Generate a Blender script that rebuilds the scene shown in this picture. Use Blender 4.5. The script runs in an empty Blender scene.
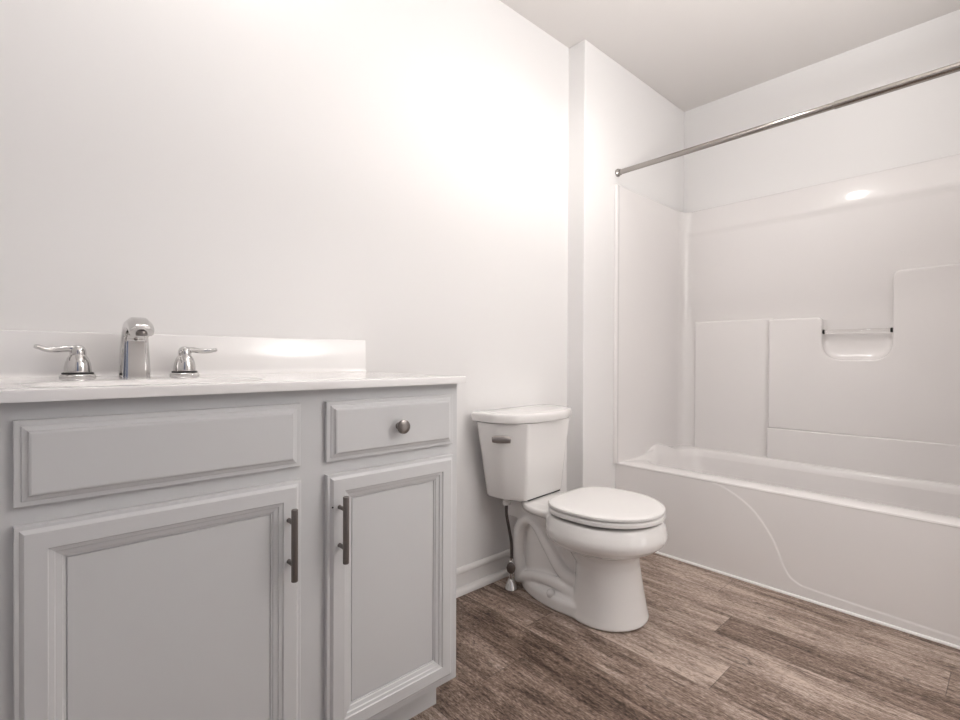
import bpy, bmesh, math, random
from mathutils import Vector, Matrix
random.seed(4)
sc = bpy.context.scene
COL = sc.collection
R = math.radians

# ------------------------------------------------------------------ camera
CAM_H = 0.92
F_PX = 492.18
YAW, PITCH, ROLL = R(47.684), R(-0.338), R(-0.219)
cam_data = bpy.data.cameras.new('camera')
cam_data.sensor_width = 36.0
cam_data.lens = F_PX / 960 * 36.0
cam_data.clip_start = 0.02
cam = bpy.data.objects.new('camera', cam_data)
COL.objects.link(cam)
_f0 = Vector((math.cos(YAW), math.sin(YAW), 0)); _r0 = Vector((math.sin(YAW), -math.cos(YAW), 0)); _u0 = Vector((0, 0, 1))
_f = _f0 * math.cos(PITCH) + _u0 * math.sin(PITCH)
_u = _u0 * math.cos(PITCH) - _f0 * math.sin(PITCH)
_r = _r0 * math.cos(ROLL) - _u * math.sin(ROLL)
_uu = _r0 * math.sin(ROLL) + _u * math.cos(ROLL)
m = Matrix((( _r.x, _uu.x, -_f.x, 0), (_r.y, _uu.y, -_f.y, 0), (_r.z, _uu.z, -_f.z, CAM_H), (0, 0, 0, 1)))
cam.matrix_world = m
sc.camera = cam

# ------------------------------------------------------------------ world, lights, exposure
w = bpy.data.worlds.new('world'); sc.world = w; w.use_nodes = True
w.node_tree.nodes['Background'].inputs[0].default_value = (0.45, 0.58, 0.9, 1)
w.node_tree.nodes['Background'].inputs[1].default_value = 0.35
sc.view_settings.view_transform = 'Standard'
sc.view_settings.look = 'None'
sc.view_settings.gamma = 1.0
sc.view_settings.use_curve_mapping = False
sc.view_settings.exposure = 0.20

def lamp(name, kind, loc, power, size, color=(1, 0.95, 0.91), rot=(0, 0, 0), sy=None):
    d = bpy.data.lights.new(name, kind); d.energy = power; d.color = color
    if kind == 'AREA':
        d.shape = 'DISK' if sy is None else 'RECTANGLE'; d.size = size
        if sy: d.size_y = sy
    else:
        d.shadow_soft_size = size
    o = bpy.data.objects.new(name, d); COL.objects.link(o); o.location = loc; o.rotation_euler = rot
    return o
WARM = (1.0, 0.985, 0.97)
# vanity light above the basin (three globes) and a flush ceiling light
for lx in (0.0, 0.2, 0.4):
    lamp('vanity_bulb', 'POINT', (lx, 1.33, 2.25), 1.35, 0.06, WARM)
cl = lamp('ceiling_lamp', 'SPOT', (1.62, 0.80, 2.36), 20.0, 0.055, (1.0, 0.965, 0.93))
cl.data.spot_size = R(160); cl.data.spot_blend = 1.0
# upward lamp standing in for a bounced flash, plus an added unseen front fill
lamp('bounce_flash', 'AREA', (1.35, -0.24, 1.40), 23.0, 0.35, (1.0, 0.985, 0.97), (R(180), 0, 0))
lamp('front_fill', 'AREA', (1.55, -0.40, 1.05), 4.0, 0.8, (1.0, 0.985, 0.975), (R(90), 0, 0), 2.0)

# ------------------------------------------------------------------ materials
def principled(name, color, rough=0.5, metal=0.0, coat=0.0, spec=0.5, trans=0.0, ior=1.45):
    mt = bpy.data.materials.new(name); mt.use_nodes = True
    b = mt.node_tree.nodes['Principled BSDF']
    b.inputs['Base Color'].default_value = (*color, 1)
    b.inputs['Roughness'].default_value = rough
    b.inputs['Metallic'].default_value = metal
    b.inputs['Coat Weight'].default_value = coat
    b.inputs['Coat Roughness'].default_value = 0.04
    b.inputs['Specular IOR Level'].default_value = spec
    b.inputs['Transmission Weight'].default_value = trans
    b.inputs['IOR'].default_value = ior
    return mt
def nodes(mt): return mt.node_tree.nodes, mt.node_tree.links, mt.node_tree.nodes['Principled BSDF']
def add_bump(mt, scale, strength, dist=0.002, detail=4, stretch=None, rough_var=0.0):
    N, L, b = nodes(mt)
    tc = N.new('ShaderNodeTexCoord'); mp = N.new('ShaderNodeMapping')
    if stretch: mp.inputs['Scale'].default_value = stretch
    nz = N.new('ShaderNodeTexNoise'); nz.inputs['Scale'].default_value = scale; nz.inputs['Detail'].default_value = detail
    bp = N.new('ShaderNodeBump'); bp.inputs['Strength'].default_value = strength; bp.inputs['Distance'].default_value = dist
    L.new(tc.outputs['Object'], mp.inputs['Vector']); L.new(mp.outputs['Vector'], nz.inputs['Vector'])
    L.new(nz.outputs['Fac'], bp.inputs['Height']); L.new(bp.outputs['Normal'], b.inputs['Normal'])
    return mt
M = {}
M['wall'] = add_bump(principled('wall_paint', (0.85, 0.835, 0.828), 0.55, spec=0.3), 180, 0.06, 0.001)
M['ceiling'] = add_bump(principled('ceiling_paint', (0.74, 0.71, 0.69), 0.85, spec=0.2), 160, 0.08, 0.001)
M['trim'] = principled('trim_paint', (0.82, 0.80, 0.785), 0.35)
M['cabinet'] = add_bump(principled('cabinet_paint', (0.68, 0.678, 0.68), 0.38, spec=0.4), 60, 0.012, 0.001, 3, (1, 1, 0.15))
M['top'] = principled('cultured_marble', (0.86, 0.84, 0.83), 0.12, coat=0.4)
M['porcelain'] = principled('porcelain', (0.85, 0.83, 0.815), 0.10, coat=0.5)
M['seat'] = principled('seat_plastic', (0.84, 0.82, 0.805), 0.22)
M['acrylic'] = add_bump(principled('tub_acrylic', (0.84, 0.812, 0.802), 0.22, coat=0.35), 2.2, 0.05, 0.003, 1)
M['chrome'] = principled('chrome', (0.62, 0.61, 0.605), 0.05, 1.0)
M['pewter'] = add_bump(principled('brushed_pewter', (0.23, 0.21, 0.20), 0.30, 1.0), 300, 0.05, 0.0005, 2, (1, 1, 0.05))
M['nickel'] = principled('brushed_nickel', (0.38, 0.355, 0.335), 0.16, 1.0)
M['lever'] = principled('satin_lever_metal', (0.36, 0.33, 0.315), 0.35, 0.8)
M['dark'] = principled('dark_rubber_and_gap', (0.02, 0.02, 0.02), 0.6)
M['hose'] = add_bump(principled('braided_hose', (0.10, 0.085, 0.08), 0.45, 0.5), 900, 0.5, 0.001, 1)
M['blue'] = principled('blue_index', (0.05, 0.16, 0.45), 0.25)
M['glass'] = principled('clear_acrylic', (0.97, 0.96, 0.95), 0.03, trans=0.95, ior=1.45)
M['caulk'] = principled('white_caulk', (0.90, 0.88, 0.86), 0.4)

def floor_mat():
    mt = principled('vinyl_planks', (0.2, 0.15, 0.12), 0.42, spec=0.35)
    N, L, b = nodes(mt)
    def math_(op, a, b_=None, c=None):
        n = N.new('ShaderNodeMath'); n.operation = op
        for i, v in enumerate((a, b_, c)):
            if v is None: continue
            if isinstance(v, (int, float)): n.inputs[i].default_value = v
            else: L.new(v, n.inputs[i])
        return n.outputs[0]
    tc = N.new('ShaderNodeTexCoord'); sp = N.new('ShaderNodeSeparateXYZ'); L.new(tc.outputs['Object'], sp.inputs[0])
    X, Y = sp.outputs[0], sp.outputs[1]
    PW, PL = 0.152, 1.22
    px = math_('DIVIDE', math_('SUBTRACT', X, 1.085), PW)
    row = math_('FLOOR', px); fx = math_('SUBTRACT', px, row)
    py = math_('ADD', math_('DIVIDE', Y, PL), math_('ADD', math_('MULTIPLY', math_('ADD', row, 1.0), 0.455), 0.1623))
    cell = math_('FLOOR', py); fy = math_('SUBTRACT', py, cell)
    cid = N.new('ShaderNodeCombineXYZ'); L.new(row, cid.inputs[0]); L.new(cell, cid.inputs[1])
    wc = N.new('ShaderNodeTexWhiteNoise'); wc.noise_dimensions = '2D'; L.new(cid.outputs[0], wc.inputs['Vector'])
    tone = wc.outputs['Value']
    # grain coordinates, shifted per plank
    gx = math_('ADD', X, math_('MULTIPLY', tone, 7.3)); gy = math_('ADD', Y, math_('MULTIPLY', tone, 13.1))
    def grain(sx, sy, detail, rough=0.6, dist=0.0):
        cb = N.new('ShaderNodeCombineXYZ'); L.new(math_('MULTIPLY', gx, sx), cb.inputs[0]); L.new(math_('MULTIPLY', gy, sy), cb.inputs[1])
        nz = N.new('ShaderNodeTexNoise'); nz.inputs['Scale'].default_value = 1.0; nz.inputs['Detail'].default_value = detail
        nz.inputs['Roughness'].default_value = rough; nz.inputs['Distortion'].default_value = dist
        L.new(cb.outputs[0], nz.inputs['Vector']); return nz.outputs['Fac']
    g1 = grain(16, 3.2, 6, 0.62, 0.8); g2 = grain(85, 7.0, 6, 0.72, 0.4); g3 = grain(330, 70, 3, 0.7); g4 = grain(26, 7, 6, 0.75, 1.5)
    def mr(v, a, c, d=0.0, e=1.0):
        n = N.new('ShaderNodeMapRange'); L.new(v, n.inputs[0])
        for i, x in enumerate((a, c, d, e)): n.inputs[i + 1].default_value = x
        return n.outputs[0]
    t = math_('ADD', math_('MULTIPLY', g1, 0.55), math_('MULTIPLY', g2, 0.62))
    t = math_('ADD', t, math_('MULTIPLY', math_('SUBTRACT', g3, 0.5), 0.75))
    t = math_('ADD', t, math_('MULTIPLY', math_('SUBTRACT', tone, 0.5), 0.22))
    cr = N.new('ShaderNodeValToRGB'); L.new(mr(t, 0.36, 0.80), cr.inputs[0])
    el = cr.color_ramp.elements
    el[0].position = 0.0; el[0].color = (0.018, 0.011, 0.008, 1)
    el[1].position = 1.0; el[1].color = (0.60, 0.49, 0.42, 1)
    for pos, c in ((0.25, (0.100, 0.064, 0.047)), (0.5, (0.228, 0.162, 0.127)), (0.75, (0.385, 0.298, 0.248))):
        e = el.new(pos); e.color = (*c, 1)
    # dark cracks along the grain
    crack = mr(g2, 0.30, 0.38, 0.30, 1.0)
    crack2 = mr(g4, 0.31, 0.42, 0.30, 1.0)
    seam = math_('MINIMUM', math_('MINIMUM', math_('MULTIPLY', fx, PW), math_('MULTIPLY', math_('SUBTRACT', 1.0, fx), PW)),
                 math_('MINIMUM', math_('MULTIPLY', fy, PL), math_('MULTIPLY', math_('SUBTRACT', 1.0, fy), PL)))
    sm = mr(seam, 0.0004, 0.0016, 0.45, 1.0)
    k = math_('MULTIPLY', math_('MULTIPLY', crack, crack2), sm)
    mx = N.new('ShaderNodeMix'); mx.data_type = 'RGBA'; mx.blend_type = 'MULTIPLY'; mx.inputs[0].default_value = 1.0
    L.new(cr.outputs[0], mx.inputs[6])
    cc = N.new('ShaderNodeCombineColor'); [L.new(k, cc.inputs[i]) for i in range(3)]
    L.new(cc.outputs[0], mx.inputs[7]); L.new(mx.outputs[2], b.inputs['Base Color'])
    bp = N.new('ShaderNodeBump'); bp.inputs['Strength'].default_value = 0.25; bp.inputs['Distance'].default_value = 0.001
    L.new(math_('ADD', g2, math_('MULTIPLY', sm, 0.6)), bp.inputs['Height']); L.new(bp.outputs[0], b.inputs['Normal'])
    return mt
M['floor'] = floor_mat()

# ------------------------------------------------------------------ mesh helpers
def obj(name, bm, mat, parent=None, smooth=True, angle=35):
    bmesh.ops.recalc_face_normals(bm, faces=bm.faces)
    me = bpy.data.meshes.new(name); bm.to_mesh(me); bm.free()
    for mt in (mat if isinstance(mat, (list, tuple)) else [mat]): me.materials.append(mt)
    if smooth:
        me.polygons.foreach_set('use_smooth', [True] * len(me.polygons))
        me.set_sharp_from_angle(angle=R(angle))
    o = bpy.data.objects.new(name, me); COL.objects.link(o)
    if parent: o.parent = parent
    return o
def thing(name, label, cat, loc=(0, 0, 0), rz=0.0, group=None):
    o = bpy.data.objects.new(name, None); COL.objects.link(o); o.location = loc; o.rotation_euler = (0, 0, rz)
    o.empty_display_size = 0.05
    o['label'] = label; o['category'] = cat
    if group: o['group'] = group
    return o
def struct(name, bm, mat, smooth=False):
    o = obj(name, bm, mat, None, smooth); o['kind'] = 'structure'; return o
def box(bm, lo, hi, bev=0.0, seg=2):
    t = bmesh.new()
    bmesh.ops.create_cube(t, size=1.0)
    for v in t.verts: v.co = Vector([lo[i] + (v.co[i] + 0.5) * (hi[i] - lo[i]) for i in range(3)])
    if bev: bmesh.ops.bevel(t, geom=list(t.edges), offset=bev, segments=seg, affect='EDGES', profile=0.5)
    merge(bm, t)
def merge(bm, t):
    me = bpy.data.meshes.new('tmp'); t.to_mesh(me); t.free(); bm.from_mesh(me); bpy.data.meshes.remove(me)
def B(lo, hi, bev=0.0, seg=2):
    bm = bmesh.new(); box(bm, lo, hi, bev, seg); return bm
def loft(rings, cap0=True, cap1=True, closed=True, bm=None):
    own = bm is None
    t = bmesh.new()
    vs = [[t.verts.new(p) for p in r] for r in rings]
    n = len(rings[0])
    for a, b in zip(vs[:-1], vs[1:]):
        for i in range(n if closed else n - 1):
            j = (i + 1) % n
            t.faces.new((a[i], a[j], b[j], b[i]))
    if cap0: t.faces.new(vs[0][::-1])
    if cap1: t.faces.new(vs[-1])
    if own: return t
    bmesh.ops.recalc_face_normals(t, faces=t.faces); merge(bm, t); return bm
def lathe(profile, axis_o, axis_d, n=32, bm=None, caps=True):
    d = Vector(axis_d).normalized(); a = d.orthogonal().normalized(); b = d.cross(a); o = Vector(axis_o)
    rings = [[o + d * h + (a * math.cos(2 * math.pi * i / n) + b * math.sin(2 * math.pi * i / n)) * r for i in range(n)] for r, h in profile]
    return loft(rings, caps, caps, True, bm)
def catmull(pts, k=8):
    P = [Vector(p) for p in pts]; P = [P[0] * 2 - P[1]] + P + [P[-1] * 2 - P[-2]]; out = []
    for i in range(1, len(P) - 2):
        for j in range(k):
            t = j / k; p0, p1, p2, p3 = P[i - 1:i + 3]
            out.append(0.5 * ((2 * p1) + (p2 - p0) * t + (2 * p0 - 5 * p1 + 4 * p2 - p3) * t * t + (3 * p1 - p0 - 3 * p2 + p3) * t ** 3))
    out.append(P[-2]); return out
def tube(pts, rad, n=14, bm=None, k=8, up=None, ry=None, smooth_path=True):
    path = catmull(pts, k) if smooth_path else [Vector(p) for p in pts]
    m_ = len(path); rings = []; prev = None
    for i, p in enumerate(path):
        t = (path[min(i + 1, m_ - 1)] - path[max(i - 1, 0)]).normalized()
        a = (Vector(up) if up else (prev if prev else t.orthogonal())); a = (a - t * a.dot(t)).normalized(); prev = a; b = t.cross(a)
        s = i / (m_ - 1)
        r = rad(s) if callable(rad) else rad; r2 = (ry(s) if callable(ry) else ry) if ry else r
        rings.append([p + a * (r2 * math.sin(2 * math.pi * j / n)) + b * (r * math.cos(2 * math.pi * j / n)) for j in range(n)])
    return loft(rings, True, True, True, bm)
def rrect(x0, x1, y0, y1, r, z, k=8, ms=6):
    """rounded rectangle; straight sides subdivided ms times"""
    r = max(1e-4, min(r, (x1 - x0) / 2 - 1e-4, (y1 - y0) / 2 - 1e-4)); out = []
    cs = [(x1 - r, y1 - r, 0), (x0 + r, y1 - r, 90), (x0 + r, y0 + r, 180), (x1 - r, y0 + r, 270)]
    for q in range(4):
        cx, cy, a0 = cs[q]; arc = [(cx + r * math.cos(R(a0 + 90 * i / k)), cy + r * math.sin(R(a0 + 90 * i / k))) for i in range(k + 1)]
        out += arc
        nx, ny, na = cs[(q + 1) % 4]; s = arc[-1]; e = (nx + r * math.cos(R(na)), ny + r * math.sin(R(na)))
        for i in range(1, ms): out.append((s[0] + (e[0] - s[0]) * i / ms, s[1] + (e[1] - s[1]) * i / ms))
    return [Vector((x, y, z)) for x, y in out]
def rpoly(pts, radii, k=6):
    """polygon with rounded corners -> list of 2D points"""
    n = len(pts); out = []
    for i in range(n):
        p = Vector(pts[i]); a = Vector(pts[i - 1]); b = Vector(pts[(i + 1) % n]); r = radii[i]
        if r <= 0: out.append(p); continue
        d1 = (a - p).normalized(); d2 = (b - p).normalized(); ang = d1.angle(d2); t = r / math.tan(ang / 2)
        t = min(t, (a - p).length * .49, (b - p).length * .49); s = p + d1 * t; e = p + d2 * t
        for j in range(k + 1):
            u = j / k; out.append(s * (1 - u) ** 2 + p * 2 * u * (1 - u) + e * u * u)
    return out
def smoothstep(a, b, x):
    t = max(0, min(1, (x - a) / (b - a))); return t * t * (3 - 2 * t)

# ------------------------------------------------------------------ room dimensions (metres)
YW, YB, XB, XR, ZC = 1.478, 1.383, 1.917, 2.930, 2.4125
XL, YF = -0.70, -0.42          # walls behind the camera
YE = -0.12                     # other end of the tub alcove
XT = 2.179                     # foot of the tub apron
T = 0.10
struct('floor', B((XL - T, YF - T, -0.08), (XR + T, YW + T, 0)), M['floor'])
struct('ceiling', B((XL - T, YF - T, ZC), (XR + T, YW + T, ZC + 0.08)), M['ceiling'])
struct('wall_back', B((XL - T, YW, 0), (XB, YW + T, ZC)), M['wall'])
struct('wall_alcove', B((XB, YB, 0), (XR, YW + T, ZC), 0.004), M['wall'])
struct('wall_right', B((XR, YF - T, 0), (XR + T, YW + T, ZC)), M['wall'])
struct('wall_left', B((XL - T, YF, 0), (XL, YW, ZC)), M['wall'])
bm = bmesh.new()
box(bm, (XL - T, YF - T, 0), (-0.25, YF, ZC)); box(bm, (0.10, YF - T, 0), (XR, YF, ZC)); box(bm, (-0.25, YF - T, 2.04), (0.10, YF, ZC))
struct('wall_front', bm, M['wall'])
struct('wall_alcove_front', B((XB, YF, 0), (XR, YE, ZC), 0.004), M['wall'])
# baseboards with a shoe moulding at the foot
def sweep_profile(prof, p0, p1, nrm):
    p0, p1, nrm = Vector(p0), Vector(p1), Vector(nrm)
    return loft([[q + nrm * d + Vector((0, 0, z)) for d, z in prof] for q in (p0, p1)])
BASE = [(0, 0), (0.010, 0), (0.010, 0.071), (0.0135, 0.074), (0.0145, 0.081), (0.0115, 0.089), (0.005, 0.0935), (0, 0.0935)]
SHOE = [(0.0, 0), (0.024, 0), (0.024, 0.008), (0.021, 0.016), (0.015, 0.021), (0.0, 0.022)]
struct('baseboard_back', sweep_profile(BASE, (0.80, YW, 0), (XB, YW, 0), (0, -1, 0)), M['trim'], True)
struct('trim_1', sweep_profile(SHOE, (0.80, YW - 0.011, 0), (XB, YW - 0.011, 0), (0, -1, 0)), M['trim'], True)
struct('baseboard_alcove', sweep_profile(BASE, (XB, YB, 0), (XT - 0.004, YB, 0), (0, -1, 0)), M['trim'], True)
struct('trim_2', sweep_profile([(0, 0), (0.009, 0), (0.009, 0.003), (0.006, 0.007), (0, 0.008)], (XT, YE, 0), (XT, YB, 0), (-1, 0, 0)), M['caulk'], True)

# ------------------------------------------------------------------ vanity cabinet
CX0, CX1, CY, CZ0, CZ1 = -0.105, 0.808, 0.974, 0.095, 0.853
van = thing('vanity_cabinet', 'light grey painted bathroom vanity cabinet under the white basin top', 'cabinet', (0.35, 1.22, 0))
VO = Vector((0.35, 1.22, 0))
def vobj(name, bm, mat, parent, **k):
    bmesh.ops.translate(bm, verts=bm.verts, vec=-VO); return obj(name, bm, mat, parent, **k)
bm = bmesh.new()
box(bm, (CX0, CY, CZ0), (CX1, CY + 0.019, CZ1), 0.0012, 1)          # face frame
for lo, hi in (((CX0, CY + .0195, CZ0), (CX0 + .016, YW - .002, CZ1 - .001)), ((CX1 - .019, CY + .0195, CZ0), (CX1 - .003, YW - .002, CZ1 - .001)),
               ((CX0 + .016, CY + .0195, CZ0), (CX1 - .019, YW - .008, CZ0 + .016)), ((CX0 + .016, YW - .008, CZ0), (CX1 - .019, YW - .002, CZ1 - .001)), ((.414, CY + .0195, CZ0 + .016), (.430, YW - .008, CZ1 - .001))): box(bm, lo, hi)
vobj('carcass', bm, M['cabinet'], van)
bm = bmesh.new(); box(bm, (CX0, 1.038, 0), (0.792, 1.054, CZ0)); box(bm, (0.776, 1.0545, 0), (0.792, YW - 0.03, CZ0))
vobj('toe_kick', bm, M['cabinet'], van)
def ring_panel(x0, x1, z0, z1, prof, y_face):
    """rectangular panel built from concentric rings: (inset, depth in front of the face frame)"""
    rings = []
    for i, d in prof:
        rings.append([Vector((x0 + i, y_face - d, z0 + i)), Vector((x1 - i, y_face - d, z0 + i)), Vector((x1 - i, y_face - d, z1 - i)), Vector((x0 + i, y_face - d, z1 - i))])
    return loft(rings, True, True)
YD = CY - 0.0003
DOOR = [(0.0, 0), (0.0, 0.0115), (0.0012, 0.0128), (0.0060, 0.0135), (0.0075, 0.0155), (0.0115, 0.0190), (0.0365, 0.0190), (0.0380, 0.0165),
        (0.0440, 0.0150), (0.0455, 0.0125), (0.0530, 0.0105), (0.0545, 0.0085), (0.0570, 0.0080), (0.0576, 0.0050), (0.0590, 0.0050), (0.0593, 0.0070)]
DRAW = [(0.0, 0), (0.0, 0.0085), (0.0012, 0.0095), (0.0080, 0.0100), (0.0090, 0.0120), (0.0150, 0.0140), (0.0170, 0.0180), (0.0195, 0.0190)]
XL0, XL1, XR0, XR1 = -0.0200, 0.3955, 0.4502, 0.7850
d1 = vobj('door', ring_panel(XL0, XL1, 0.117, 0.6745, DOOR, YD), M['cabinet'], van, angle=12); d1['label'] = 'wide left cabinet door'
d2 = vobj('door', ring_panel(XR0, XR1, 0.117, 0.6745, DOOR, YD), M['cabinet'], van, angle=12); d2['label'] = 'narrow right cabinet door'
f1 = vobj('false_drawer_front', ring_panel(XL0, XL1, 0.7011, 0.8264, DRAW, YD), M['cabinet'], van, angle=12)
f2 = vobj('drawer_front', ring_panel(XR0, XR1, 0.7011, 0.8264, DRAW, YD), M['cabinet'], van, angle=12)
def pull(x, z0, z1, parent):
    yd = YD - 0.019; yb = yd - 0.028; r = 0.0062
    bm = lathe([(r - 0.001, z0), (r, z0 + 0.001), (r, z1 - 0.001), (r - 0.001, z1)], (x, yb, 0), (0, 0, 1), 20)
    h = (z1 - z0)
    for zs in (z0 + h * 0.22, z1 - h * 0.20):
        lathe([(0.0048, -0.0002), (0.0042, 0.002), (0.0042, 0.028)], (x, yd, zs), (0, -1, 0), 16, bm)
    o = vobj('pull_handle', bm, M['pewter'], parent); o['label'] = 'dark brushed metal bar handle'
pull(0.3690, 0.4912, 0.6290, d1); pull(0.4748, 0.4960, 0.6335, d2)
bm = lathe([(0.008, 0), (0.0062, 0.003), (0.0055, 0.010), (0.0075, 0.014), (0.0145, 0.0165), (0.0162, 0.020), (0.0155, 0.0245), (0.010, 0.0265), (0.003, 0.027)],
           (0.6185, YD - 0.0188, 0.7625), (0, -1, 0), 28)
o = vobj('knob', bm, M['pewter'], f2); o['label'] = 'round dark brushed metal knob'
bm = lathe([(0.0019, -0.0002), (0.0019, 0.0004)], (0.4590, YD - 0.0190, 0.6080), (0, -1, 0), 12)
o = vobj('screw_hole', bm, M['dark'], d2); o['label'] = 'tiny dark screw hole'

# ------------------------------------------------------------------ vanity top with basin and backsplash
TX0, TX1, TY0, TZ, TH = -0.13, 0.8165, 0.9469, 0.8712, 0.0175
top = thing('washbasin_counter', 'glossy white moulded basin top with backsplash on the grey vanity cabinet', 'countertop', (0.35, 1.22, CZ1))
TO = Vector((0.35, 1.22, CZ1))
def tobj(name, bm, mat, parent, **k):
    bmesh.ops.translate(bm, verts=bm.verts, vec=-TO); return obj(name, bm, mat, parent, **k)
K, MS = 8, 6
bx0, bx1, by0, by1 = -0.04, 0.40, 1.000, 1.255
rings = [rrect(TX0, TX1, TY0, YW - 0.001, 0.004, TZ - TH, K, MS), rrect(TX0, TX1, TY0, YW - 0.001, 0.004, TZ - 0.003, K, MS),
         rrect(TX0 + .001, TX1 - .001, TY0 + .001, YW - 0.001, 0.004, TZ - 0.0008, K, MS), rrect(TX0 + .003, TX1 - .003, TY0 + .003, YW - 0.001, 0.004, TZ, K, MS)]
for ins, dz, rr in ((0, 0, .12), (.010, -.0002, .12), (.022, -.0010, .12), (.034, -.0030, .11), (.044, -.0070, .10), (.052, -.016, .10)):
    rings.append(rrect(bx0 + ins, bx1 - ins, by0 + ins, by1 - ins, rr, TZ + dz, K, MS))
bm = loft(rings, False, False)
tobj('deck', bm, M['top'], top)
rings = [rrect(bx0 + i, bx1 - i, by0 + i, by1 - i, r_, TZ + dz, K, MS) for i, dz, r_ in ((.052, -.016, .10), (.060, -.05, .09), (.072, -.095, .08), (.09, -.125, .07), (.115, -.132, .05))]
tobj('basin', loft(rings, False, True), M['top'], top)
BS = [(0.0, 0.0), (0.030, 0.0), (0.0265, 0.0012), (0.0235, 0.0040), (0.0210, 0.0080), (0.0202, 0.013), (0.0200, 0.099), (0.0190, 0.1015), (0.0170, 0.1028), (0.0, 0.1030)]
bm = loft([[Vector((x, YW - 0.0005 - d, TZ + z)) for d, z in BS] for x in (TX0, TX1 - 0.0015)])
tobj('backsplash', bm, M['top'], top)

# ------------------------------------------------------------------ faucet
FY = 1.40
fau = thing('faucet', 'chrome widespread faucet with arched spout and two lever handles on the white basin top', 'faucet', (0.178, FY, TZ))
def spout():
    # side profile of the spine (y forward is negative), cross-section half width and thickness
    sp = [((0.0, 0.000), .0312, .025), ((0.0, 0.012), .0305, .024), ((0.0015, 0.045), .0288, .021), ((0.001, 0.078), .0272, .019), ((-0.006, 0.101), .0255, .0175),
          ((-0.026, 0.1165), .0245, .0165), ((-0.055, 0.1200), .0238, .0160), ((-0.083, 0.1150), .0235, .0155), ((-0.102, 0.1060), .0232, .0150), ((-0.1075, 0.1000), .0222, .0142)]
    cen = catmull([(0, y, z) for (y, z), _, _ in sp], 6); n = len(cen); rings = []
    for i, c in enumerate(cen):
        u = i / (n - 1) * (len(sp) - 1); a = min(int(u), len(sp) - 2); f = u - a
        hw = sp[a][1] * (1 - f) + sp[a + 1][1] * f; th = sp[a][2] * (1 - f) + sp[a + 1][2] * f
        t = (cen[min(i + 1, n - 1)] - cen[max(i - 1, 0)]).normalized(); s = Vector((1, 0, 0)); nn = t.cross(s).normalized()
        sec = rpoly([(-hw * .64, -th), (hw * .64, -th), (hw * .70, -th * .72), (hw * .80, -th * .92), (hw, -th * .45), (hw, th * .35), (hw * .55, th), (-hw * .55, th), (-hw, th * .35), (-hw, -th * .45), (-hw * .80, -th * .92), (-hw * .70, -th * .72)],
                    [.001, .001, .001, .002, .004, .006, .006, .006, .006, .004, .002, .001], 3)
        rings.append([c + s * q[0] + nn * q[1] for q in sec])
    return loft(rings)
s_ = obj('spout', spout(), M['chrome'], fau)
bm = lathe([(0.011, 0.0), (0.011, 0.006), (0.009, 0.0065)], (0, -0.102, 0.100), (0, -0.25, -1), 20)
o = obj('aerator', bm, M['pewter'], s_)
bm = lathe([(0.0042, 0), (0.0042, 0.002), (0.003, 0.0028)], (0, -0.0185, 0.088), (0, -1, 0.15), 16)
o = obj('lift_rod_button', bm, M['pewter'], s_)
def handle(dx, sgn, up):
    h = obj('handle', lathe([(0.0315, 0), (0.0325, 0.003), (0.0305, 0.0065), (0.0268, 0.0085), (0.0240, 0.0095), (0.0245, 0.013), (0.0240, 0.022), (0.0225, 0.032), (0.0190, 0.043), (0.0150, 0.0495)],
            (dx, 0, 0), (0, 0, 1), 36), M['chrome'], fau)
    bm = lathe([(0.0142, 0.0490), (0.0150, 0.052), (0.0145, 0.060), (0.0115, 0.0675), (0.0070, 0.0715), (0.001, 0.0725)], (dx, 0, 0), (0, 0, 1), 28)
    pts = [(dx + sgn * x, y, z) for x, y, z in ((0.0, 0, 0.0625), (0.016, 0, 0.0640), (0.032, -0.002, 0.0620), (0.050, -0.004, 0.0615), (0.064, -0.005, 0.0635 + up), (0.072, -0.006, 0.0655 + up))]
    tube(pts, lambda s: 0.0088 - 0.0015 * smoothstep(0, .5, s) + 0.0045 * smoothstep(.45, .9, s) - .006 * smoothstep(.93, 1, s), 16, bm, 8, (0, 0, 1), lambda s: 0.0078 - 0.003 * s - .0015 * smoothstep(.93, 1, s))
    obj('lever', bm, M['chrome'], h)
    bm = lathe([(0.0272, 0.0076), (0.0280, 0.0084), (0.0280, 0.0108), (0.0252, 0.0122)], (dx, 0, 0), (0, 0, 1), 36)
    o = obj('seal_ring', bm, M['dark'], h); o['label'] = 'black ring at the foot of the handle'
handle(-0.103, -1, 0.003); handle(0.103, 1, 0.0)

# ------------------------------------------------------------------ toilet
TOR = R(4.5)
toi = thing('toilet', 'white two piece toilet with closed round lid between vanity and bathtub', 'toilet', (1.492, 1.462, 0), TOR)
def sup(cx, yc, a, bf, bb, z, nb=2.0, nf=2.0, n=64):
    out = []
    for i in range(n):
        t = 2 * math.pi * i / n; c, s = math.cos(t), math.sin(t); e = nb if s > 0 else nf
        out.append(Vector((cx + a * math.copysign(abs(c) ** (2 / e), c), yc + (bb if s > 0 else bf) * math.copysign(abs(s) ** (2 / e), s), z)))
    return out
SY = -0.466
def eval_mesh(o, mods):
    for kind, kw in mods:
        md = o.modifiers.new(kind.lower(), kind)
        for k, v in kw.items(): setattr(md, k, v)
    dg = bpy.context.evaluated_depsgraph_get()
    me = bpy.data.meshes.new_from_object(o.evaluated_get(dg)); o.modifiers.clear(); old = o.data; o.data = me; bpy.data.meshes.remove(old)
    me.polygons.foreach_set('use_smooth', [True] * len(me.polygons))
bm = bmesh.new()
def yring(a, yf, yb, z, n=2.0, nb=2.3, split=None, cx=0.0):
    yc = split if split is not None else (yf + yb) / 2
    return sup(cx, yc, a, yc - yf, yb - yc, z, nb, n)
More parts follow.
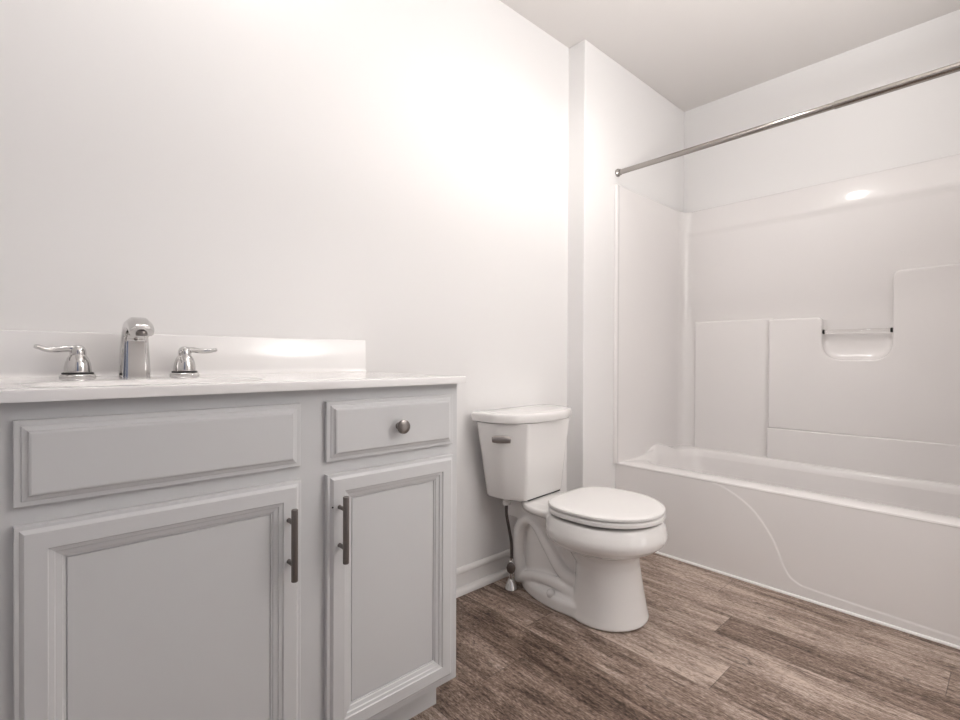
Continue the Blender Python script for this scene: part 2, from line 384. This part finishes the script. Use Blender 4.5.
# bowl bulb and rim
loft([yring(.060, -.52, -.33, .215), yring(.112, -.565, -.30, .232), yring(.152, -.610, -.27, .250), yring(.184, -.645, -.262, .268), yring(.2025, -.667, -.256, .288), yring(.2070, -.6715, -.254, .304), yring(.2065, -.6705, -.254, .316),
      yring(.2000, -.665, -.256, .338), yring(.1930, -.658, -.260, .352), yring(.189, -.654, -.264, .3585), yring(.178, -.644, -.275, .3605)], bm=bm)
# front column and foot
loft([yring(.130, -.594, -.33, 0, cx=.009), yring(.142, -.607, -.33, .006, cx=.009), yring(.142, -.607, -.33, .012, cx=.009), yring(.138, -.602, -.34, .03, cx=.009), yring(.131, -.592, -.35, .08, cx=.009), yring(.123, -.582, -.36, .14, cx=.008), yring(.118, -.575, -.36, .19, cx=.007), yring(.121, -.575, -.33, .222, cx=.006), yring(.128, -.585, -.30, .243, cx=.004)], bm=bm)
# base flange
loft([yring(.112, -.588, -.097, 0, 2.0, 1.75), yring(.124, -.600, -.085, .006, 2.0, 1.75), yring(.124, -.600, -.085, .040, 2.0, 1.75), yring(.118, -.592, -.092, .052, 2, 1.75), yring(.095, -.57, -.11, .060, 2, 1.75)], bm=bm)
# rear trunk and deck under the tank
loft([yring(.070, -.40, -.10, .03, 2.5, 2.6), yring(.066, -.40, -.105, .10, 2.5, 2.6), yring(.062, -.42, -.105, .18, 2.5, 2.6), yring(.064, -.44, -.09, .26, 2.5, 2.4), yring(.090, -.46, -.085, .316, 2.5, 2.1), yring(.132, -.46, -.115, .334, 2.4, 2.2), yring(.144, -.46, -.115, .345, 2.4, 2.2), yring(.143, -.46, -.117, .3575, 2.4, 2.2), yring(.137, -.45, -.123, .361, 2.4, 2.2)], bm=bm)
box(bm, (-.075, -.25, .28), (.075, -.045, .362))
for s in (-1, 1):
    tube([(s * .056, -.115, .05), (s * .060, -.108, .15), (s * .062, -.118, .24), (s * .062, -.160, .288), (s * .062, -.205, .272), (s * .064, -.262, .20), (s * .066, -.330, .125), (s * .056, -.42, .10)], lambda q: .025, 16, bm)
    tube([(s * .054, -.10, .035), (s * .070, -.20, .075), (s * .080, -.30, .085), (s * .074, -.40, .06)], .022, 12, bm)
bowl = obj('bowl', bm, M['porcelain'], toi)
eval_mesh(bowl, [('REMESH', dict(mode='VOXEL', voxel_size=0.004)), ('SMOOTH', dict(iterations=7, factor=0.5))])
for s in (-1, 1):
    bm = lathe([(0.0155, -0.006), (0.0155, 0.006), (0.013, 0.0115), (0.008, 0.0150), (0.001, 0.0158)], (s * .108, -.300, .052), (s * .45, 0, 1), 20)
    obj('bolt_cap', bm, M['porcelain'], bowl)
# seat ring and lid
def seat_ring(z0, z1, g, hole):
    A, BF, BBk = .1895 + g, .197 + g, .179 + g
    pr = [(-.004, z0), (-.0005, z0 + .002), (0, (z0 + z1) / 2), (-.001, z1 - .003), (-.006, z1)]
    rings = [sup(0, SY, A + i, BF + i, BBk + i, z, 3.2) for i, z in pr]
    if hole:
        inn = [(-.072, z1), (-.076, z1 - .006), (-.076, z0 + .003), (-.072, z0)]
        rings += [sup(0, SY - .008, A + i, BF + i, BBk + i * 1.1, z, 2.2) for i, z in inn]
        rings.append(rings[0]); return loft(rings, False, False)
    rings += [sup(0, SY, (A - .006) * k, (BF - .006) * k, (BBk - .006) * k, z1 + (1 - k) * dz, 3.2 - (1 - k)) for k, dz in ((.93, .016), (.75, .010), (.45, .0065), (.15, .0045))]
    return loft(rings)
st = obj('seat', seat_ring(.3695, .3870, .002, True), M['seat'], toi)
ld = obj('seat_lid', seat_ring(.3900, .4030, .001, False), M['seat'], toi)
for s in (-1, 1):
    bm = bmesh.new(); box(bm, (s * .065 - .014, -.286, .355), (s * .065 + .014, -.262, .3840), .004, 3)
    obj('hinge', bm, M['seat'], st)
for s in (-1, 1):
    bm = bmesh.new(); box(bm, (s * .100 - .010, -.595, .3620), (s * .100 + .010, -.580, .3700), .0015, 2)
    obj('bumper', bm, M['seat'], st)
# tank: faceted front, tapering to the bottom
def tank_ring(t, z, g=0.0):
    L_ = lambda a, b: a + (b - a) * t
    wt, f, yf, ych = L_(.162, .224) + g, L_(.122, .140), L_(-.186, -.212) - g, L_(-.110, -.118)
    pts = [(wt, 0.0), (wt + .002, ych), (f, yf), (-f, yf), (-wt - .002, ych), (-wt, 0.0)]
    return [Vector((p.x + TCX, p.y, z)) for p in rpoly(pts, [.045, .08, .022, .022, .08, .045], 6)]
TCX = .009
bm = loft([tank_ring(-.03, .3645, -.014), tank_ring(0.0, .3695, -.004), tank_ring(.02, .378), tank_ring(.5, .53), tank_ring(1.0, .668), tank_ring(1.0, .6702, -.006)])
o = obj('tank_gap_shade', B((-.090 + TCX, -.176, .3605), (.125 + TCX, -.050, .3660), .001, 1), M['dark'], toi); o['label'] = 'dark slab as the shaded gap under the tank'  # dark slab added to draw the shadow in the gap between tank and deck
tk = obj('tank', bm, M['porcelain'], toi)
def lid_ring(g, z):
    pts = [(.231 + g, .004 + g), (.235 + g, -.120), (.195 + g * .7, -.186 - g), (.10, -.224 - g), (0, -.234 - g), (-.10, -.224 - g), (-.195 - g * .7, -.186 - g), (-.235 - g, -.120), (-.231 - g, .004 + g)]
    return [Vector((p.x + TCX, p.y, z)) for p in rpoly(pts, [.016, .06, .08, .2, .2, .2, .08, .06, .016], 6)]
bm = loft([lid_ring(-.006, .6715), lid_ring(-.001, .6725), lid_ring(0, .675), lid_ring(.0015, .694), lid_ring(.0005, .7015), lid_ring(-.0025, .7050), lid_ring(-.008, .7068), lid_ring(-.05, .7075)])
obj('tank_lid', bm, M['porcelain'], toi)
# flush lever on the left facet
fa = Vector((-.213, -.118, 0)); fb = Vector((-.129, -.206, 0)); fd = (fb - fa).normalized(); fn = Vector((fd.y, -fd.x, 0))
if fn.y > 0: fn = -fn
lc = fa + fd * .020 + Vector((0, 0, .612))
bm = lathe([(0.012, -0.012), (0.012, 0.006), (0.009, 0.008)], lc - fd * .020, fn, 18)
pp = [lc - fd * .034 + fn * .012 + Vector((0, 0, .000)), lc - fd * .018 + fn * .013 + Vector((0, 0, .001)), lc + fd * .010 + fn * .014 + Vector((0, 0, .0005)), lc + fd * .036 + fn * .013 + Vector((0, 0, -.002))]
tube(pp, lambda s: 0.0060 + .002 * smoothstep(.6, 1, s), 14, bm, 8, (0, 0, 1), lambda s: 0.0105 + .004 * math.sin(s * 3.14) + .001 * s)
o = obj('flush_lever', bm, M['lever'], tk); o['label'] = 'grey metal flush lever'

# ------------------------------------------------------------------ water supply
SX, SY_ = 1.409, 1.358
sup_ = thing('water_supply_line', 'dark braided water hose with chrome floor flange beside the toilet foot', 'water pipe', (SX, SY_, 0))
obj('escutcheon', lathe([(0.0275, 0.0), (0.0275, 0.003), (0.024, 0.010), (0.0165, 0.026), (0.0125, 0.037), (0.0090, 0.040)], (0, 0, 0), (0, 0, 1), 28), M['chrome'], sup_)
bm = lathe([(0.0075, 0.036), (0.0075, 0.085)], (0, 0, 0), (0, 0, 1), 16)
lathe([(0.0115, 0.080), (0.0125, 0.083), (0.0125, 0.108), (0.0110, 0.112), (0.009, 0.114), (0.009, 0.122)], (0, 0, 0), (0, 0, 1), 18, bm)
lathe([(0.008, 0.0), (0.008, 0.024)], (0, 0, 0.095), (-0.75, -0.66, 0), 14, bm)
vb = obj('valve', bm, M['chrome'], sup_)
bm = lathe([(0.004, 0.0), (0.0150, 0.001), (0.0175, 0.004), (0.0175, 0.010), (0.012, 0.013)], Vector((-0.75, -0.66, 0)).normalized() * .024 + Vector((0, 0, .095)), (-0.75, -0.66, 0), 10)
for v in bm.verts: v.co.z = .095 + (v.co.z - .095) * 1.25
obj('valve_handle', bm, M['pewter'], vb)
HX = -0.020
obj('hose', tube([(0, 0, .116), (.001, 0, .14), (.000, .002, .19), (-.010, .006, .25), (HX, .008, .30), (HX, .008, .342)], .0060, 12), M['hose'], sup_)
obj('coupling_nut', lathe([(0.0085, .334), (0.015, .337), (0.016, .352), (0.0125, .3545), (0.0125, .3695)], (HX, .008, 0), (0, 0, 1), 12), M['porcelain'], sup_)

# ------------------------------------------------------------------ bathtub
RIM = .385
tub = thing('bathtub', 'glossy white bathtub with curved ridge on its apron along right wall', 'bathtub', (2.55, 0.63, 0))
UO = Vector((2.55, 0.63, 0))
def uobj(name, bm, mat, parent, **k):
    bmesh.ops.translate(bm, verts=bm.verts, vec=-UO); return obj(name, bm, mat, parent, **k)
CV = catmull([(.99, .392, 0), (.9268, .381, 0), (.8426, .360, 0), (.736, .294, 0), (.6617, .196, 0), (.6187, .098, 0), (.5808, .056, 0), (.4992, .043, 0), (.12, .030, 0), (-.2, .027, 0)], 12)
def apron_off(y, z):
    best = 1e9; sgn = -1
    for a, b in zip(CV[:-1], CV[1:]):
        ab = b - a; p = Vector((y, z, 0)) - a; t = max(0, min(1, p.dot(ab) / ab.length_squared)); d = (p - ab * t).length
        if d < best:
            best = d; sgn = 1 if (ab.x * p.y - ab.y * p.x) < 0 else -1
    return smoothstep(-.0022, .0022, best * sgn)
ny, nz = 500, 126
bm = bmesh.new(); g = []
for j in range(nz + 1):
    z = .3765 * j / nz; row = []
    for i in range(ny + 1):
        y = YE + .001 + (YB - .002 - YE) * i / ny
        row.append(bm.verts.new((XT + .018 * z / .38 + .0022 * apron_off(y, z), y, z)))
    g.append(row)
for j in range(nz):
    for i in range(ny): bm.faces.new((g[j][i], g[j][i + 1], g[j + 1][i + 1], g[j + 1][i]))
uobj('apron', bm, M['acrylic'], tub)
def hump(v, w=1.0):
    k = math.exp(-abs((v.x - 2.60) / .115) ** 2.6) * smoothstep(1.22, 1.34, v.y)
    v = v.copy(); v.z += .048 * k * w + .009 * smoothstep(2.74, 2.83, v.x) * (1 if v.z > .33 else 0); v.y += .040 * k * (1 if v.y < 1.345 else 0); return v
K, MS = 10, 26
def tring(x0, x1, y0, y1, r, z, h=1.0): return [hump(v, h) for v in rrect(x0, x1, y0, y1, r, z, K, MS)]
X0, X1, Y0, Y1 = 2.1975, 2.905, YE + .001, YB - .001
rings = [tring(X0 + .010, X1, Y0, Y1, .004, .3735, 0), tring(X0 + .003, X1, Y0, Y1, .004, .3745, 0), tring(X0, X1, Y0, Y1, .004, .379), tring(X0 + .002, X1, Y0, Y1, .004, .3845), tring(X0 + .008, X1 - .001, Y0 + .002, Y1 - .002, .006, .388),
         tring(2.310, 2.844, .00, 1.325, .10, RIM + .001), tring(2.326, 2.837, .008, 1.318, .10, RIM - .003), tring(2.338, 2.830, .018, 1.308, .10, RIM - .014), tring(2.346, 2.824, .028, 1.298, .10, RIM - .035, .7)]
uobj('rim', loft(rings, False, False), M['acrylic'], tub)
rings = [tring(2.346, 2.824, .028, 1.298, .10, RIM - .035, .7), tring(2.360, 2.815, .05, 1.27, .10, .25, .3), tring(2.375, 2.80, .08, 1.20, .10, .13, 0), tring(2.39, 2.785, .10, 1.14, .10, .09, 0), tring(2.43, 2.75, .14, 1.06, .10, .075, 0)]
uobj('basin', loft(rings, False, True), M['acrylic'], tub)

# ------------------------------------------------------------------ tub surround
sur = thing('shower_surround', 'glossy white moulded shower wall surround above the bathtub rim', 'shower surround', (2.55, 0.63, RIM))
SO = Vector((2.55, 0.63, RIM))
def sobj(name, bm, mat, parent, **k):
    bmesh.ops.translate(bm, verts=bm.verts, vec=-SO); return obj(name, bm, mat, parent, **k)
XS, YS = 2.903, 1.3735
half = [((2.1700, YB - .0008), (0, -1)), ((2.1710, YB - .007), (-.7, -.7)), ((2.1760, YB - .0125), (0, -1)), ((2.1900, YB - .0130), (0, -1)), ((2.1945, YB - .0095), (0, -1)), ((2.2100, YS), (0, -1))]
for i in range(1, 13): half.append(((2.21 + (2.838 - 2.21) * i / 12, YS), (0, -1)))
r_ = .065
for i in range(1, 13):
    a = R(90 * i / 12); half.append(((2.838 + r_ * math.sin(a), YS - r_ + r_ * math.cos(a)), (-math.sin(a), -math.cos(a))))
ymid = (YB + YE) / 2
plan = half + [((x, 2 * ymid - y), (nx, -ny_)) for (x, y), (nx, ny_) in half[::-1]]
ROWS = [(.386, 0), (1.00, 0), (1.625, 0), (1.640, .0008), (1.652, .0045), (1.662, .0060), (1.675, .0050), (1.770, -.0060), (1.784, -.0085), (1.790, -.012), (1.7925, -.018), (1.793, -.028)]
rings = []
for z, off in ROWS:
    ring = []
    for idx, ((x, y), (nx, ny_)) in enumerate(plan):
        fl = min(idx, len(plan) - 1 - idx); kk = smoothstep(17, 29, fl); o_ = off * (.12 + .88 * kk)
        px, py = x + nx * o_, y + ny_ * o_
        px = min(px, XR - .001); py = max(YE + .0008, min(py, YB - .0008))
        ring.append(Vector((px, py, z)))
    rings.append(ring)
sobj('wall_panel', loft(rings, False, False, False), M['acrylic'], sur, angle=50)
def slab_poly(pts, radii, x_back, x_front, bev, k=8):
    P = rpoly(pts, radii, k)
    t = bmesh.new(); fv = [t.verts.new((x_front, p.x, p.y)) for p in P]; bv = [t.verts.new((x_back, p.x, p.y)) for p in P]
    n = len(P); ff = t.faces.new(fv)
    for i in range(n): t.faces.new((fv[i], bv[i], bv[(i + 1) % n], fv[(i + 1) % n]))
    bmesh.ops.recalc_face_normals(t, faces=t.faces)
    bmesh.ops.bevel(t, geom=list(ff.edges), offset=bev, segments=5, affect='EDGES', profile=0.5, clamp_overlap=True)
    return t
# shallow ledge panel left of the shelf block
sobj('ledge_panel', slab_poly([(.880, .387), (1.296, .387), (1.296, 1.131), (.880, 1.131)], [0, 0, .012, 0], XS + .001, XS - .014, .013), M['acrylic'], sur)
# shelf block with a rounded niche and a taller right shoulder
XF = XS - .040
yl, yr = .8945, YE + .070
block = [(yl, .555), (yl, 1.124), (.6560, 1.124), (.6560, .9150), (.3890, .9150), (.3890, 1.318), (yr, 1.325), (yr, .555)]
sobj('shelf_block', slab_poly(block, [0, .016, .030, .085, .085, .035, .02, 0], XS + .001, XF, .010), M['acrylic'], sur)
sobj('lower_band', slab_poly([(yl + .002, .387), (yl + .002, .5555), (yr, .5615), (yr, .387)], [0, .008, .008, 0], XS + .001, XF - .007, .007), M['acrylic'], sur)
# scooped lining of the niche
U = rpoly([(.6575, 1.112), (.6575, .9135), (.3875, .9135), (.3875, 1.112)], [0, .087, .087, 0], 12)
UU = []
for a_, b_ in zip(U[:-1], U[1:]):
    nn = max(1, int((b_ - a_).length / .012)); UU += [a_ + (b_ - a_) * i / nn for i in range(nn)]
UU.append(U[-1]); rings = []
for i in range(13):
    t = i / 12; x = XF + .008 + (XS - XF - .0085) * math.sin(t * math.pi / 2); f = 1 - math.cos(t * math.pi / 2); row = []
    for p in UU:
        wz = smoothstep(0, .16, 1.112 - p.y)
        row.append(Vector((x, .5225 + (p.x - .5225) * (1 - .10 * f), p.y + .075 * f * wz)))
    rings.append(row)
sobj('soap_scoop', loft(rings, False, False, False), M['acrylic'], sur)
bar = sobj('grab_bar', lathe([(0.0095, .391), (0.0095, .654)], (XF + .010, 0, 1.050), (0, 1, 0), 20), M['glass'], sur); bar['label'] = 'clear acrylic bar across the niche'
for y, d in ((.648, 1), (.397, -1)):
    o = sobj('end_cap', lathe([(0.0108, 0), (0.0108, 0.006), (0.0095, 0.007)], (XF + .010, y, 1.050), (0, d, 0), 18), M['dark'], bar); o['label'] = 'dark end cap'

# ------------------------------------------------------------------ shower rod
rod = thing('shower_rod', 'brushed metal straight shower curtain rod across the tub alcove', 'shower rod', (2.192, ymid, 1.854))
obj('rod', lathe([(0.0125, YB - .004 - ymid), (0.0125, .47 - ymid), (0.0142, .468 - ymid), (0.0142, YE + .004 - ymid)], (0, 0, 0), (0, 1, 0), 28), M['nickel'], rod, angle=25)
for y, d in ((YB, -1), (YE, 1)):
    obj('flange', lathe([(0.0185, .0005), (0.0195, .003), (0.0195, .010), (0.0165, .013), (0.0150, .022), (0.0135, .0225)], (0, y - ymid, 0), (0, d, 0), 28), M['nickel'], rod)
